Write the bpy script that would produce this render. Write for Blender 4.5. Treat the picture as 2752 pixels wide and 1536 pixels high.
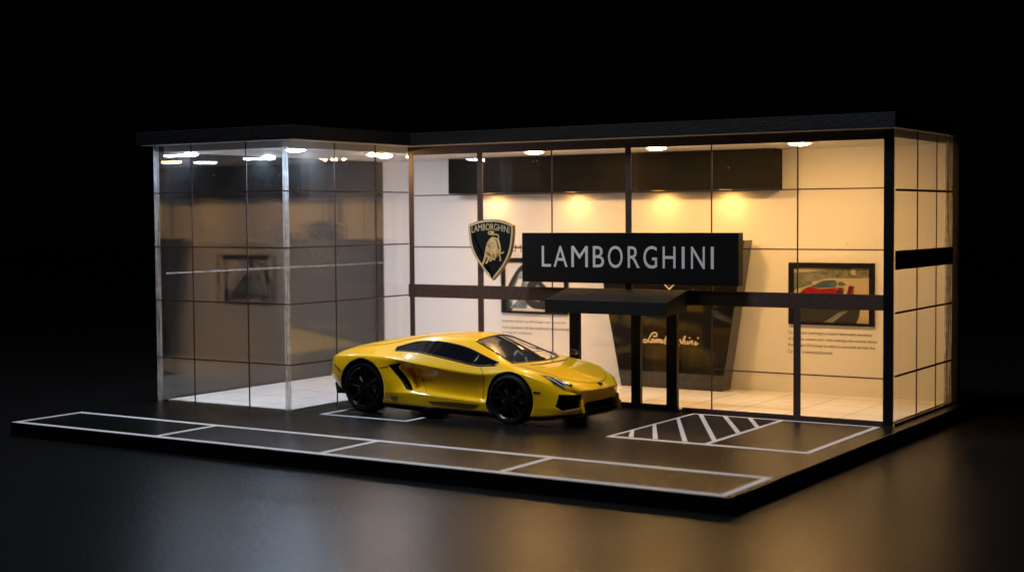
import bpy, bmesh, math, random
from mathutils import Vector, Matrix
from mathutils.bvhtree import BVHTree
random.seed(7)
for o in list(bpy.data.objects): bpy.data.objects.remove(o)
SC = bpy.context.scene
COL = SC.collection
# ------------------------------------------------------------------ camera
cam_d = bpy.data.cameras.new('camera'); cam = bpy.data.objects.new('camera', cam_d); COL.objects.link(cam)
F_ = Vector((-0.53931987, 0.84076703, -0.04738017)); R_ = Vector((0.84187495, 0.53962456, -0.00720449)); U_ = Vector((-0.0195102, 0.0437737, 0.99885095))
M = Matrix((R_, U_, -F_)).transposed().to_4x4(); M.translation = Vector((3.621712503710689, -4.867842018077787, 0.7164942786289563))
cam.matrix_world = M
cam_d.sensor_width = 36; cam_d.lens = 3986.78 / 2752 * 36
cam_d.clip_start = .05; cam_d.clip_end = 100
cam_d.dof.use_dof = True; cam_d.dof.focus_distance = 5.35; cam_d.dof.aperture_fstop = 1.75
SC.camera = cam
# ------------------------------------------------------------------ world, lamps, exposure
w = bpy.data.worlds.new('World'); SC.world = w; w.use_nodes = True
w.node_tree.nodes['Background'].inputs[0].default_value = (.5, .7, 1, 1)
w.node_tree.nodes['Background'].inputs[1].default_value = 0.0004
def area(name, loc, target, size, power, col, sy=None):
    l = bpy.data.lights.new(name, 'AREA'); l.energy = power; l.color = col; l.size = size
    if sy: l.shape = 'RECTANGLE'; l.size_y = sy
    o = bpy.data.objects.new(name, l); COL.objects.link(o); o.location = loc
    o.rotation_euler = (Vector(target) - Vector(loc)).to_track_quat('-Z', 'Y').to_euler(); return o
area('softbox', (.5, -1.7, 4.4), (.7, -.6, 0), 1.1, 150, (.86, .93, 1.0), 1.0)
SC.view_settings.view_transform = 'Standard'; SC.view_settings.look = 'None'
SC.view_settings.exposure = 0; SC.view_settings.gamma = 1; SC.view_settings.use_curve_mapping = False
SC.cycles.use_denoising = True
SC.cycles.transparent_max_bounces = 24; SC.cycles.max_bounces = 10; SC.cycles.diffuse_bounces = 5; SC.cycles.glossy_bounces = 6
SC.cycles.sample_clamp_indirect = 6
# ------------------------------------------------------------------ materials
def mat(name, col, rough=.5, metal=0, coat=0, spec=.5, bump=None, noise=None):
    """bump=(scale, strength, distance); noise=(scale, low, high) multiplies the colour"""
    m = bpy.data.materials.new(name); m.use_nodes = True; nt = m.node_tree; b = nt.nodes['Principled BSDF']
    b.inputs['Base Color'].default_value = (*col, 1); b.inputs['Roughness'].default_value = rough
    b.inputs['Metallic'].default_value = metal; b.inputs['Coat Weight'].default_value = coat; b.inputs['Coat Roughness'].default_value = .04
    b.inputs['Specular IOR Level'].default_value = spec
    tc = nt.nodes.new('ShaderNodeTexCoord')
    if noise:
        n = nt.nodes.new('ShaderNodeTexNoise'); n.inputs['Scale'].default_value = noise[0]; n.inputs['Detail'].default_value = 6
        nt.links.new(tc.outputs['Object'], n.inputs['Vector'])
        mr = nt.nodes.new('ShaderNodeMapRange'); mr.inputs[1].default_value = .3; mr.inputs[2].default_value = .7; mr.inputs[3].default_value = noise[1]; mr.inputs[4].default_value = noise[2]
        nt.links.new(n.outputs['Fac'], mr.inputs[0])
        mx = nt.nodes.new('ShaderNodeMix'); mx.data_type = 'RGBA'; mx.blend_type = 'MULTIPLY'; mx.inputs[0].default_value = 1
        mx.inputs[6].default_value = (*col, 1); nt.links.new(mr.outputs[0], mx.inputs[7]); nt.links.new(mx.outputs[2], b.inputs['Base Color'])
    if bump:
        n = nt.nodes.new('ShaderNodeTexNoise'); n.inputs['Scale'].default_value = bump[0]; n.inputs['Detail'].default_value = 3
        nt.links.new(tc.outputs['Object'], n.inputs['Vector'])
        bp = nt.nodes.new('ShaderNodeBump'); bp.inputs['Strength'].default_value = bump[1]; bp.inputs['Distance'].default_value = bump[2]
        nt.links.new(n.outputs['Fac'], bp.inputs['Height']); nt.links.new(bp.outputs[0], b.inputs['Normal'])
    return m
def emit(name, col, s):
    m = bpy.data.materials.new(name); m.use_nodes = True; nt = m.node_tree; nt.nodes.clear()
    e = nt.nodes.new('ShaderNodeEmission'); e.inputs[0].default_value = (*col, 1); e.inputs[1].default_value = s
    o = nt.nodes.new('ShaderNodeOutputMaterial'); nt.links.new(e.outputs[0], o.inputs[0]); return m
def glass(name, tint=(.97, .98, .98), dust=.5, haze=.012, rough=.012, boost=1.0):
    """clear acrylic: Schlick mix of transparent and glossy, with dust specks, fine scratches and a faint haze on its surface"""
    m = bpy.data.materials.new(name); m.use_nodes = True; nt = m.node_tree; nt.nodes.clear(); N = nt.nodes.new; L = nt.links.new
    g = N('ShaderNodeNewGeometry'); dt = N('ShaderNodeVectorMath'); dt.operation = 'DOT_PRODUCT'
    L(g.outputs['Incoming'], dt.inputs[0]); L(g.outputs['Normal'], dt.inputs[1])
    def mth(op, a, b=None):
        n = N('ShaderNodeMath'); n.operation = op; n.use_clamp = op in ('MULTIPLY', 'ADD')
        for k, v in ((0, a), (1, b)):
            if v is None: continue
            if isinstance(v, (int, float)): n.inputs[k].default_value = v
            else: L(v, n.inputs[k])
        return n.outputs[0]
    c = mth('ABSOLUTE', dt.outputs['Value']); p = mth('POWER', mth('SUBTRACT', 1.0, c), 5.0)
    fr = mth('MULTIPLY', mth('ADD', mth('MULTIPLY', p, .96), .04), boost)
    tr = N('ShaderNodeBsdfTransparent'); tr.inputs[0].default_value = (*tint, 1)
    gl = N('ShaderNodeBsdfGlossy'); gl.inputs['Roughness'].default_value = rough
    mx = N('ShaderNodeMixShader'); L(fr, mx.inputs[0]); L(tr.outputs[0], mx.inputs[1]); L(gl.outputs[0], mx.inputs[2])
    tc = N('ShaderNodeTexCoord')
    def noi(scale, vec=None, detail=2):
        n = N('ShaderNodeTexNoise'); n.inputs['Scale'].default_value = scale; n.inputs['Detail'].default_value = detail
        L(vec or tc.outputs['Object'], n.inputs['Vector']); return n.outputs['Fac']
    def ramp(x, a, b, lo, hi):
        r = N('ShaderNodeMapRange'); r.inputs[1].default_value = a; r.inputs[2].default_value = b; r.inputs[3].default_value = lo; r.inputs[4].default_value = hi
        L(x, r.inputs[0]); return r.outputs[0]
    v = N('ShaderNodeTexVoronoi'); v.inputs['Scale'].default_value = 38; L(tc.outputs['Object'], v.inputs['Vector'])
    sz = mth('MULTIPLY', ramp(noi(9), .5, .72, 0, 1), .10)
    speck = mth('MULTIPLY', mth('LESS_THAN', v.outputs['Distance'], sz), .8 * dust)
    mp = N('ShaderNodeMapping'); mp.inputs['Rotation'].default_value = (.5, .3, .7); mp.inputs['Scale'].default_value = (1, 1, 16); L(tc.outputs['Object'], mp.inputs[0])
    scr = mth('MULTIPLY', ramp(noi(28, mp.outputs[0], 4), .66, .72, 0, 1), .10 * dust)
    fine = mth('MULTIPLY', ramp(noi(220), .6, .75, 0, 1), .05 * dust)
    hz = ramp(noi(2.2, None, 4), .35, .7, haze * .5, haze * 1.7)
    fac = mth('ADD', mth('ADD', speck, scr), mth('ADD', fine, hz))
    df = N('ShaderNodeBsdfDiffuse'); df.inputs[0].default_value = (.75, .75, .73, 1); tl = N('ShaderNodeBsdfTranslucent'); tl.inputs[0].default_value = (.75, .75, .73, 1)
    ad = N('ShaderNodeMixShader'); ad.inputs[0].default_value = .5; L(df.outputs[0], ad.inputs[1]); L(tl.outputs[0], ad.inputs[2])
    m2 = N('ShaderNodeMixShader'); L(fac, m2.inputs[0]); L(mx.outputs[0], m2.inputs[1]); L(ad.outputs[0], m2.inputs[2])
    o = N('ShaderNodeOutputMaterial'); L(m2.outputs[0], o.inputs[0]); return m
def frost_mat():
    m = bpy.data.materials.new('frosted_acrylic_edge'); m.use_nodes = True; nt = m.node_tree; nt.nodes.clear(); N = nt.nodes.new; L = nt.links.new
    tc = N('ShaderNodeTexCoord'); n = N('ShaderNodeTexNoise'); n.inputs['Scale'].default_value = 45; n.inputs['Detail'].default_value = 6; L(tc.outputs['Object'], n.inputs[0])
    r = N('ShaderNodeMapRange'); r.inputs[1].default_value = .35; r.inputs[2].default_value = .65; r.inputs[3].default_value = .62; r.inputs[4].default_value = .95; L(n.outputs['Fac'], r.inputs[0])
    d = N('ShaderNodeBsdfDiffuse'); t = N('ShaderNodeBsdfTranslucent'); L(r.outputs[0], d.inputs[0]); L(r.outputs[0], t.inputs[0])
    x = N('ShaderNodeMixShader'); x.inputs[0].default_value = .55; L(d.outputs[0], x.inputs[1]); L(t.outputs[0], x.inputs[2])
    mp = N('ShaderNodeMapping'); mp.inputs['Scale'].default_value = (6, 6, .12); L(tc.outputs['Object'], mp.inputs[0]); n2 = N('ShaderNodeTexNoise'); n2.inputs['Scale'].default_value = 45; L(mp.outputs[0], n2.inputs[0])
    r2 = N('ShaderNodeMapRange'); r2.inputs[1].default_value = .4; r2.inputs[2].default_value = .6; r2.inputs[3].default_value = .35; r2.inputs[4].default_value = .92; L(n2.outputs['Fac'], r2.inputs[0])
    g = N('ShaderNodeBsdfTransparent'); y = N('ShaderNodeMixShader'); L(r2.outputs[0], y.inputs[0]); L(x.outputs[0], y.inputs[1]); L(g.outputs[0], y.inputs[2])
    o = N('ShaderNodeOutputMaterial'); L(y.outputs[0], o.inputs[0]); return m
def tile_mat():
    m = mat('tile', (.78, .77, .74), .28, bump=(60, .05, .002)); nt = m.node_tree; b = nt.nodes['Principled BSDF']
    tc = nt.nodes.new('ShaderNodeTexCoord'); br = nt.nodes.new('ShaderNodeTexBrick'); nt.links.new(tc.outputs['Object'], br.inputs[0])
    br.offset = 0; br.inputs['Scale'].default_value = 1; br.inputs['Brick Width'].default_value = .2; br.inputs['Row Height'].default_value = .2
    br.inputs['Mortar Size'].default_value = .0022; br.inputs['Mortar Smooth'].default_value = .3
    br.inputs['Color1'].default_value = (.80, .79, .76, 1); br.inputs['Color2'].default_value = (.74, .73, .70, 1); br.inputs['Mortar'].default_value = (.12, .10, .09, 1)
    w2 = nt.nodes.new('ShaderNodeTexNoise'); mp = nt.nodes.new('ShaderNodeMapping'); mp.inputs['Scale'].default_value = (4, 40, 1); nt.links.new(tc.outputs['Object'], mp.inputs[0]); nt.links.new(mp.outputs[0], w2.inputs[0]); w2.inputs['Scale'].default_value = 3; w2.inputs['Detail'].default_value = 5
    mr = nt.nodes.new('ShaderNodeMapRange'); mr.inputs[1].default_value = .35; mr.inputs[2].default_value = .65; mr.inputs[3].default_value = .86; mr.inputs[4].default_value = 1.04; nt.links.new(w2.outputs['Fac'], mr.inputs[0])
    mx = nt.nodes.new('ShaderNodeMix'); mx.data_type = 'RGBA'; mx.blend_type = 'MULTIPLY'; mx.inputs[0].default_value = 1
    nt.links.new(br.outputs['Color'], mx.inputs[6]); nt.links.new(mr.outputs[0], mx.inputs[7]); nt.links.new(mx.outputs[2], b.inputs['Base Color'])
    return m
def table_mat(name, col, r0, r1, spec, grain):
    m = mat(name, col, r0, spec=spec, bump=grain); nt = m.node_tree; b = nt.nodes['Principled BSDF']
    tc = nt.nodes.new('ShaderNodeTexCoord'); n = nt.nodes.new('ShaderNodeTexNoise'); n.inputs['Scale'].default_value = 1.6; n.inputs['Detail'].default_value = 1; n.inputs['Roughness'].default_value = .5
    nt.links.new(tc.outputs['Object'], n.inputs['Vector'])
    mr = nt.nodes.new('ShaderNodeMapRange'); mr.inputs[1].default_value = .3; mr.inputs[2].default_value = .7; mr.inputs[3].default_value = r0; mr.inputs[4].default_value = r1
    nt.links.new(n.outputs['Fac'], mr.inputs[0]); nt.links.new(mr.outputs[0], b.inputs['Roughness']); return m
MT = dict(
    table=table_mat('black_table', (.006, .006, .0063), .28, .31, .32, (90, .8, .0022)),
    base=table_mat('black_board', (.006, .006, .0065), .19, .23, .36, (105, 1.0, .0030)),
    roof=mat('roof_black', (.0035, .0048, .0068), .5, spec=.16, bump=(230, 1, .006)),
    matt=mat('matt_black', (.008, .0078, .0078), .7, spec=.12),
    line=mat('white_line', (.52, .52, .56), .55, noise=(40, .88, 1.0)),
    wall=mat('white_wall', (.80, .80, .79), .6, bump=(220, .12, .001), noise=(3, .96, 1.0)),
    ceil=mat('ceiling_white', (.62, .62, .62), .6),
    tile=tile_mat(),
    bar=mat('dark_brown_print', (.060, .032, .026), .55, noise=(90, .7, 1.25), bump=(200, .3, .002)),
    black=mat('black_paint', (.004, .004, .0045), .45, spec=.25, bump=(240, .3, .002)),
    soffit=mat('soffit_black', (.004, .004, .0035), .6, spec=.1, bump=(200, .4, .002), noise=(30, .6, 1.4)),
    glass=glass('acrylic', dust=.6, haze=.0012, rough=0, boost=1.0), glassb=glass('annex_acrylic', dust=.6, haze=.006, rough=0, boost=1.8),
    frost=frost_mat(),
    gloss=mat('gloss_black', (.006, .006, .006), .05, coat=.6),
    letter=mat('grey_lettering', (.70, .70, .71), .5, noise=(150, .88, 1.05)),
    gold=mat('gold_print', (.85, .62, .26), .4, metal=.1, noise=(60, .6, 1.15)),
    goldl=mat('pale_gold_print', (.80, .66, .36), .35, metal=.25),
    goldd=mat('brown_gold_print', (.22, .12, .03), .5),
    cream=mat('cream_lettering', (.75, .60, .42), .5),
    ink=mat('grey_ink', (.13, .11, .10), .6),
    red=mat('red_print', (.30, .012, .014), .35, noise=(60, .6, 1.1)),
    pdark=mat('print_dark', (.03, .03, .032), .4), pgreen=mat('print_green', (.13, .15, .09), .5, noise=(45, .5, 1.6)),
    pfield=mat('print_field', (.46, .39, .25), .5, noise=(12, .85, 1.05)), pgrey=mat('print_grey', (.20, .20, .18), .5, noise=(25, .6, 1.3)),
    pblue=mat('print_blue', (.30, .42, .48), .4, noise=(18, .3, 1.5)), pwhite=mat('print_white', (.78, .77, .74), .5), pglass=mat('print_glass', (.05, .09, .12), .3, noise=(30, .5, 1.8)),
    warm=emit('warm_lamp', (1.0, .52, .155), 440), cool=emit('cool_lamp', (.60, .75, 1.0), 350), led=emit('warm_led', (1.0, .47, .10), 58),
    trim=mat('lamp_trim', (.5, .5, .5), .4),
)
# ------------------------------------------------------------------ helpers
def link(name, me, m=None, parent=None, smooth=False):
    o = bpy.data.objects.new(name, me); COL.objects.link(o)
    if m is not None:
        for k in (m if isinstance(m, (list, tuple)) else [m]): me.materials.append(k)
    if parent: o.parent = parent
    if smooth: me.polygons.foreach_set('use_smooth', [True] * len(me.polygons))
    return o
def tag(o, label=None, cat=None, group=None, kind=None):
    for k, v in (('label', label), ('category', cat), ('group', group), ('kind', kind)):
        if v: o[k] = v
    return o
def thing(name, loc, label, cat, group=None):
    o = bpy.data.objects.new(name, None); COL.objects.link(o); o.location = loc; o.empty_display_size = .05
    return tag(o, label, cat, group)
class MB:
    def __init__(s): s.bm = bmesh.new()
    def box(s, x0, x1, y0, y1, z0, z1, mi=0):
        v = [s.bm.verts.new((x, y, z)) for x in (x0, x1) for y in (y0, y1) for z in (z0, z1)]
        for f in ((0, 1, 3, 2), (4, 6, 7, 5), (0, 4, 5, 1), (2, 3, 7, 6), (0, 2, 6, 4), (1, 5, 7, 3)):
            s.bm.faces.new([v[i] for i in f]).material_index = mi
        return v
    def prism(s, pts, axis, a, b, mi=0):
        """2-D outline pushed along an axis: axis 'y' -> pts are (x, z); 'z' -> (x, y); 'x' -> (y, z)"""
        def P(p, t): return {'y': (p[0], t, p[1]), 'z': (p[0], p[1], t), 'x': (t, p[0], p[1])}[axis]
        A = [s.bm.verts.new(P(p, a)) for p in pts]; B = [s.bm.verts.new(P(p, b)) for p in pts]; n = len(pts)
        fs = [s.bm.faces.new(A), s.bm.faces.new(B[::-1])] + [s.bm.faces.new((A[i], B[i], B[(i + 1) % n], A[(i + 1) % n])) for i in range(n)]
        for f in fs: f.material_index = mi
    def tube(s, pts, r, n=6, flat=None, mi=0, closed=False):
        pts = [Vector(p) for p in pts]; rings = []; N = len(pts)
        for i, p in enumerate(pts):
            if closed: t = pts[(i + 1) % N] - pts[i - 1]
            else: t = pts[min(i + 1, N - 1)] - pts[max(i - 1, 0)]
            t.normalize()
            up = Vector((0, 1, 0)) if abs(t.y) < .9 else Vector((0, 0, 1))
            a = t.cross(up).normalized(); b = t.cross(a).normalized()
            rr = r[i] if isinstance(r, (list, tuple)) else r
            rings.append([s.bm.verts.new(p + a * math.cos(2 * math.pi * k / n) * rr + b * math.sin(2 * math.pi * k / n) * (flat if flat else rr)) for k in range(n)])
        for i in range(N if closed else N - 1):
            A, B = rings[i], rings[(i + 1) % N]
            for k in range(n):
                s.bm.faces.new((A[k], A[(k + 1) % n], B[(k + 1) % n], B[k])).material_index = mi
        if not closed:
            s.bm.faces.new(rings[0][::-1]).material_index = mi; s.bm.faces.new(rings[-1]).material_index = mi
    def lathe(s, prof, n=48, axis='z', c=(0, 0, 0), mi=0, closed=False):
        rings = []
        for r, h in prof:
            ring = []
            for k in range(n):
                a = 2 * math.pi * k / n; u, v = r * math.cos(a), r * math.sin(a)
                p = (u, v, h) if axis == 'z' else (u, h, v)
                ring.append(s.bm.verts.new((p[0] + c[0], p[1] + c[1], p[2] + c[2])))
            rings.append(ring)
        m = len(rings)
        for i in range(m if closed else m - 1):
            A, B = rings[i], rings[(i + 1) % m]
            for k in range(n): s.bm.faces.new((A[k], A[(k + 1) % n], B[(k + 1) % n], B[k])).material_index = mi
        if not closed:
            s.bm.faces.new(rings[0][::-1]).material_index = mi; s.bm.faces.new(rings[-1]).material_index = mi
    def build(s, name, m, parent=None, bevel=0, smooth=False, origin=(0, 0, 0)):
        bmesh.ops.recalc_face_normals(s.bm, faces=s.bm.faces)
        if bevel:
            bmesh.ops.bevel(s.bm, geom=[e for e in s.bm.edges if len(e.link_faces) == 2 and e.calc_face_angle(0) > .5], offset=bevel, segments=2, affect='EDGES', profile=.6)
        me = bpy.data.meshes.new(name); s.bm.to_mesh(me); s.bm.free()
        o = link(name, me, m, parent)
        if smooth:
            me.polygons.foreach_set('use_smooth', [True] * len(me.polygons)); me.set_sharp_from_angle(angle=math.radians(38))
        return o
def islands(o, name):
    """splits a mesh object into one object per connected piece"""
    b = bmesh.new(); b.from_mesh(o.data); seen = set(); out = []
    for f0 in b.faces:
        if f0 in seen: continue
        st = [f0]; seen.add(f0); g = []
        while st:
            f = st.pop(); g.append(f)
            for e in f.edges:
                for k in e.link_faces:
                    if k not in seen: seen.add(k); st.append(k)
        b2 = bmesh.new(); mp = {}
        for f in g:
            b2.faces.new([mp.setdefault(v, None) or mp.__setitem__(v, b2.verts.new(v.co)) or mp[v] for v in f.verts])
        me = bpy.data.meshes.new(name); b2.to_mesh(me); b2.free()
        c = link(name, me, list(o.data.materials), o.parent, smooth=True); c.location = o.location; me.set_sharp_from_angle(angle=math.radians(40)); out.append(c)
    b.free(); bpy.data.objects.remove(o); return out
def off(o, parent):        # parts are written in world coordinates: cancel the parent's place
    if parent is not None: o.location = -Vector(parent.location)
    return o
def crom(pts, n=5, closed=False):
    out = []; N = len(pts)
    for i in range(N if closed else N - 1):
        g = (lambda k: pts[k % N]) if closed else (lambda k: pts[max(0, min(N - 1, k))])
        p0, p1, p2, p3 = g(i - 1), g(i), g(i + 1), g(i + 2)
        for k in range(n):
            t = k / n
            out.append(tuple(.5 * (2 * p1[d] + (p2[d] - p0[d]) * t + (2 * p0[d] - 5 * p1[d] + 4 * p2[d] - p3[d]) * t * t + (3 * p1[d] - p0[d] - 3 * p2[d] + p3[d]) * t ** 3) for d in range(len(p1))))
    if not closed: out.append(tuple(pts[-1]))
    return out
def text_mesh(txt, depth=0, res=4):
    """glyph outlines as bmesh-ready mesh lying in x, y (z = thickness)"""
    c = bpy.data.curves.new('t', 'FONT'); c.body = txt; c.extrude = depth; c.resolution_u = res; c.size = 1
    o = bpy.data.objects.new('t', c); COL.objects.link(o); bpy.context.view_layer.update()
    dg = bpy.context.evaluated_depsgraph_get(); me = bpy.data.meshes.new_from_object(o.evaluated_get(dg))
    bpy.data.objects.remove(o); bpy.data.curves.remove(c); return me
def add_text(mb, txt, x0, x1, z0, z1, y, th, fn=None):
    """puts the text so that its box fills x0..x1, z0..z1 on a wall facing -y; th thick"""
    me = text_mesh(txt, .5); co = [v.co.copy() for v in me.vertices]
    a0, a1 = min(c.x for c in co), max(c.x for c in co); b0, b1 = min(c.y for c in co), max(c.y for c in co)
    vs = []
    for c in co:
        u = (c.x - a0) / (a1 - a0); v = (c.y - b0) / (b1 - b0)
        x, z = x0 + u * (x1 - x0), z0 + v * (z1 - z0)
        if fn: x, z = fn(u, v)
        vs.append(mb.bm.verts.new((x, y - th * (c.z + .5), z)))
    for p in me.polygons:
        try: mb.bm.faces.new([vs[i] for i in p.vertices])
        except ValueError: pass
    bpy.data.meshes.remove(me)
# ------------------------------------------------------------------ setting: the table
L_, D_ = 2.021, .66
m = MB(); m.bm.faces.new([m.bm.verts.new(p) for p in ((-30, -12, -.0487), (30, -12, -.0487), (30, 30, -.0487), (-30, 30, -.0487))])
tag(m.build('ground', MT['table']), kind='structure')
# ------------------------------------------------------------------ base board with its painted bays
base = thing('diorama_board', (.69, -.35, -.0485), 'flat black base board with white painted parking bays under the model showroom', 'board')
m = MB(); m.box(-.69, 2.072, -1.437, .735, -.0483, 0); off(m.build('board', MT['base'], base, bevel=.0025), base)
ZL = .0008
def line_rect(mb, x0, x1, y0, y1): mb.box(x0, x1, y0, y1, .0001, ZL)
a, b = .020, .026
m = MB()
line_rect(m, -.688, 2.055, -1.4345, -1.4345 + b); line_rect(m, -.688, 2.055, -1.142, -1.142 + b)
for x in (-.688, -.001, .700, 1.352, 2.055 - a): line_rect(m, x, x + a, -1.4345 + b, -1.142)
off(m.build('parking_bay_lines', MT['line'], base), base)
m = MB(); m.box(1.3102, 1.6338, -.6638, -.0582, .0001, .0005); off(m.build('hatched_bay_surface', MT['matt'], base), base)
m = MB()
line_rect(m, 1.297, 1.99, -.69, -.69 + b); line_rect(m, 1.297, 1.99, -.058, -.042)
for x, aw in ((1.297, .013), (1.634, .018), (1.99 - a, a)): line_rect(m, x, x + aw, -.69 + b, -.058)
for (x0, y0, x1, y1) in ((1.32, -.547, 1.372, -.656), (1.32, -.387, 1.46, -.656), (1.32, -.205, 1.565, -.656), (1.335, -.058, 1.632, -.586), (1.43, -.058, 1.632, -.40), (1.525, -.058, 1.632, -.245)):
    vv = [(x0 - .009, y0), (x0 + .009, y0), (x1 + .009, y1), (x1 - .009, y1)]
    if x1 == 1.632: vv = [(x0 - .009, y0), (x0 + .009, y0), (1.6335, y1 + .016), (1.6335, y1 - .016)]
    if x0 == 1.32: vv[0] = (1.3105, y0 + .003); vv[1] = (1.3105, y0 + .05) if y0 < -.1 else vv[1]; vv = [(1.3105, y0 + .002), (1.3105, y0 + .028), vv[2], vv[3]]
    m.prism(vv, 'z', .0001, ZL)
off(m.build('hatched_bay_lines', MT['line'], base), base)
m = MB(); line_rect(m, .128, .525, -.728, -.71)
line_rect(m, .128, .148, -.71, -.08); line_rect(m, .505, .525, -.71, -.08)
off(m.build('parking_bay_lines', MT['line'], base), base)
# ------------------------------------------------------------------ the showroom
room = thing('showroom', (.67, 0, 0), 'L-shaped model showroom of clear panels with black flat roof and lit rooms', 'building')
def part(mb, name, mt, parent=None, **k):
    p = parent or room; o = mb.build(name, MT[mt] if isinstance(mt, str) else mt, p, **k)
    if p is room: off(o, room)
    return o
g = .028
m = MB(); m.prism([(-.662, -.702), (-.028, -.702), (-.028, .028), (1.993, .028), (1.993, .69), (-.662, .69)], 'z', .0003, .004); part(m, 'floor', 'tile')
m = MB(); m.box(-.66, 1.99, .69, .70, .004, .972); part(m, 'back_wall', 'wall')
m = MB(); m.box(-.69, 2.035, .70, .73, .0003, .999); part(m, 'back_panel', 'black', bevel=.002)
m = MB(); m.prism([(-.662, -.702), (-.028, -.702), (-.028, .028), (1.993, .028), (1.993, .699), (-.662, .699)], 'z', .9725, .9975); part(m, 'ceiling', 'ceil')
m = MB(); m.prism([(-.745, -.772), (.048, -.772), (.048, -.045), (2.036, -.045), (2.036, .76), (-.745, .76)], 'z', 1.0005, 1.050)
roof = part(m, 'roof', 'roof', bevel=.0022)
m = MB(); m.prism([(-.735, -.762), (.038, -.762), (.038, -.035), (2.026, -.035), (2.026, .75), (-.735, .75)], 'z', .9985, 1.0003)
part(m, 'roof_underside', 'ceil')
def pane(x0, x1, y0, y1, edge, z1=.9975, mt='glass'):
    mb = MB(); mb.box(x0, x1, y0, y1, .0005, z1); o = part(mb, 'glass_wall', mt)
    if edge:
        mb = MB()
        for e in edge: mb.box(*e)
        islands(mb.build('frosted_edge', MT['frost'], o), 'frosted_edge')
    return o
# front wall of the long room, its side wall, and the three walls of the annex
p_front = pane(0.0005, 1.9925, 0, g, None)
p_side = pane(1.993, L_, 0, .66, [(1.9932, L_ - .0002, -.002, 0, .0006, .997), (1.9932, L_ - .0002, .6602, .664, .0006, .997)])
p_af = pane(-.662, -.0285, -.73, -.702, None)
p_ar = pane(-.028, 0, -.73, .0275, [(-.0278, -.0002, -.7325, -.7302,  .0006, .9965)], mt='glassb')
p_al = pane(-.69, -.6625, -.73, .69, [(-.6898, -.6627, -.7325, -.7302, .0006, .9965), (-.6624, -.6600, -.702, .689, .497, .5025)], mt='glassb')
def bars(pn, rects, plane):
    """printed or glued strips on the outer face of a pane, one mesh; plane gives axis and coordinate"""
    mb = MB(); t = .003
    for k, (a0, a1, z0, z1) in enumerate(rects):
        tt = t + .0004 * (k % 2) if (z1 - z0) > .3 else t + .001
        if plane[0] == 'y': mb.box(a0, a1, plane[1] - tt, plane[1] - .0002, z0, z1)
        else: mb.box(plane[1] + .0002, plane[1] + tt, a0, a1, z0, z1)
    return mb.build('window_frame', MT['bar'], pn)
th = .0045
R = [(.003, 1.985, .963, .9965), (.0, 1.985, .388, .441), (.003, .75, .0006, .014), (1.235, 1.985, .0006, .014)]
R += [(.006, .029, .0006, .963), (.341, .367, .0006, .963), (1.003, 1.028, .441, .963), (1.664, 1.690, .0006, .388)]
R += [(.682, .682 + th, .0006, .963), (1.350, 1.350 + th, .014, .963), (1.676, 1.676 + th, .441, .963)]
R += [(.029, 1.985, .7975, .802), (.029, 1.985, .590, .5945), (1.350, 1.985, .156, .1605), (.029, .75, .156, .1605)]
bars(p_front, R, ('y', 0))
mb = MB(); mb.box(1.985, 2.0195, -.0065, -.0025, .0006, .9965); mb.build('corner_post', MT['black'], p_front)
bars(p_side, [(.004, .66, .525, .589), (.235, .2395, .0006, .996), (.458, .4625, .0006, .996), (.004, .66, .789, .797), (.004, .66, .377, .384), (.004, .66, .164, .171), (.004, .66, .0006, .008)], ('x', L_))
bars(p_af, [(-.69, -.0, z, z + .005) for z in (.8105, .602, .394, .170)] + [(-.490, -.4855, .0006, .996), (-.208, -.2035, .0006, .996)], ('y', -.73))
bars(p_ar, [(-.73, -.004, z, z + .005) for z in (.8105, .602, .394, .170)] + [(-.471, -.4665, .0006, .996), (-.219, -.2145, .0006, .996)], ('x', 0))
# black box under the ceiling along the back wall
m = MB(); m.box(-.215, 1.338, .590, .6895, .814, .972); sof = part(m, 'soffit_box', 'soffit', bevel=.002)
# door frame and its canopy
m = MB()
m.box(.770, .812, -.022, -.003, .0006, .40); m.box(1.180, 1.222, -.022, -.003, .0006, .40); m.box(1.034, 1.072, -.021, -.003, .020, .372)
m.box(.812, 1.180, -.0215, -.003, .0006, .020); m.box(.812, 1.180, -.0215, -.003, .372, .40)
part(m, 'door_frame', 'black', bevel=.001)
m = MB(); m.prism([(-.004, .362), (-.17, .357), (-.17, .4045), (-.004, .441)], 'x', .752, 1.256); part(m, 'canopy', 'roof', bevel=.0015)
# lamps in the ceilings
def lamp(x, y, r, mt, label, cat='ceiling light', group='round ceiling lights'):
    t = thing('ceiling_light', (x, y, .972), label, cat, group)
    mb = MB(); mb.lathe([(r * .80, -.0045), (r * 1.12, -.0035), (r * 1.16, -.0002), (r * .80, -.0002)], 40, closed=True); mb.build('trim', MT['trim'], t, smooth=True)
    mb = MB(); mb.lathe([(r * .79, -.0006), (r * .79, -.005), (r * .6, -.009), (r * .3, -.0115), (.001, -.012)], 40); mb.build('lens', MT[mt], t, smooth=True)
for x, y, r, mt, lb in (
    (.50, .17, .046, 'warm', 'warm ceiling light in the long room, nearest the annex, above the shield emblem'),
    (1.035, .19, .046, 'warm', 'middle warm ceiling light of the long room, above the dark name board'),
    (1.60, .21, .048, 'warm', 'warm ceiling light at the right end, above the red car picture'),
    (-.105, -.09, .034, 'warm', 'small warm ceiling light in the back of the annex beside a white one'),
    (-.078, -.60, .046, 'cool', 'bright white ceiling light at the outer corner edge of the annex'),
    (-.165, .06, .040, 'cool', 'white ceiling light beside the small warm one at the annex inner side'),
    (-.634, -.585, .034, 'cool', 'white ceiling light at the front left corner of the annex'),
    (-.632, -.13, .032, 'cool', 'white ceiling light along the left glass wall of the annex, farther back')):
    lamp(x, y, r, mt, lb)
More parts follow.
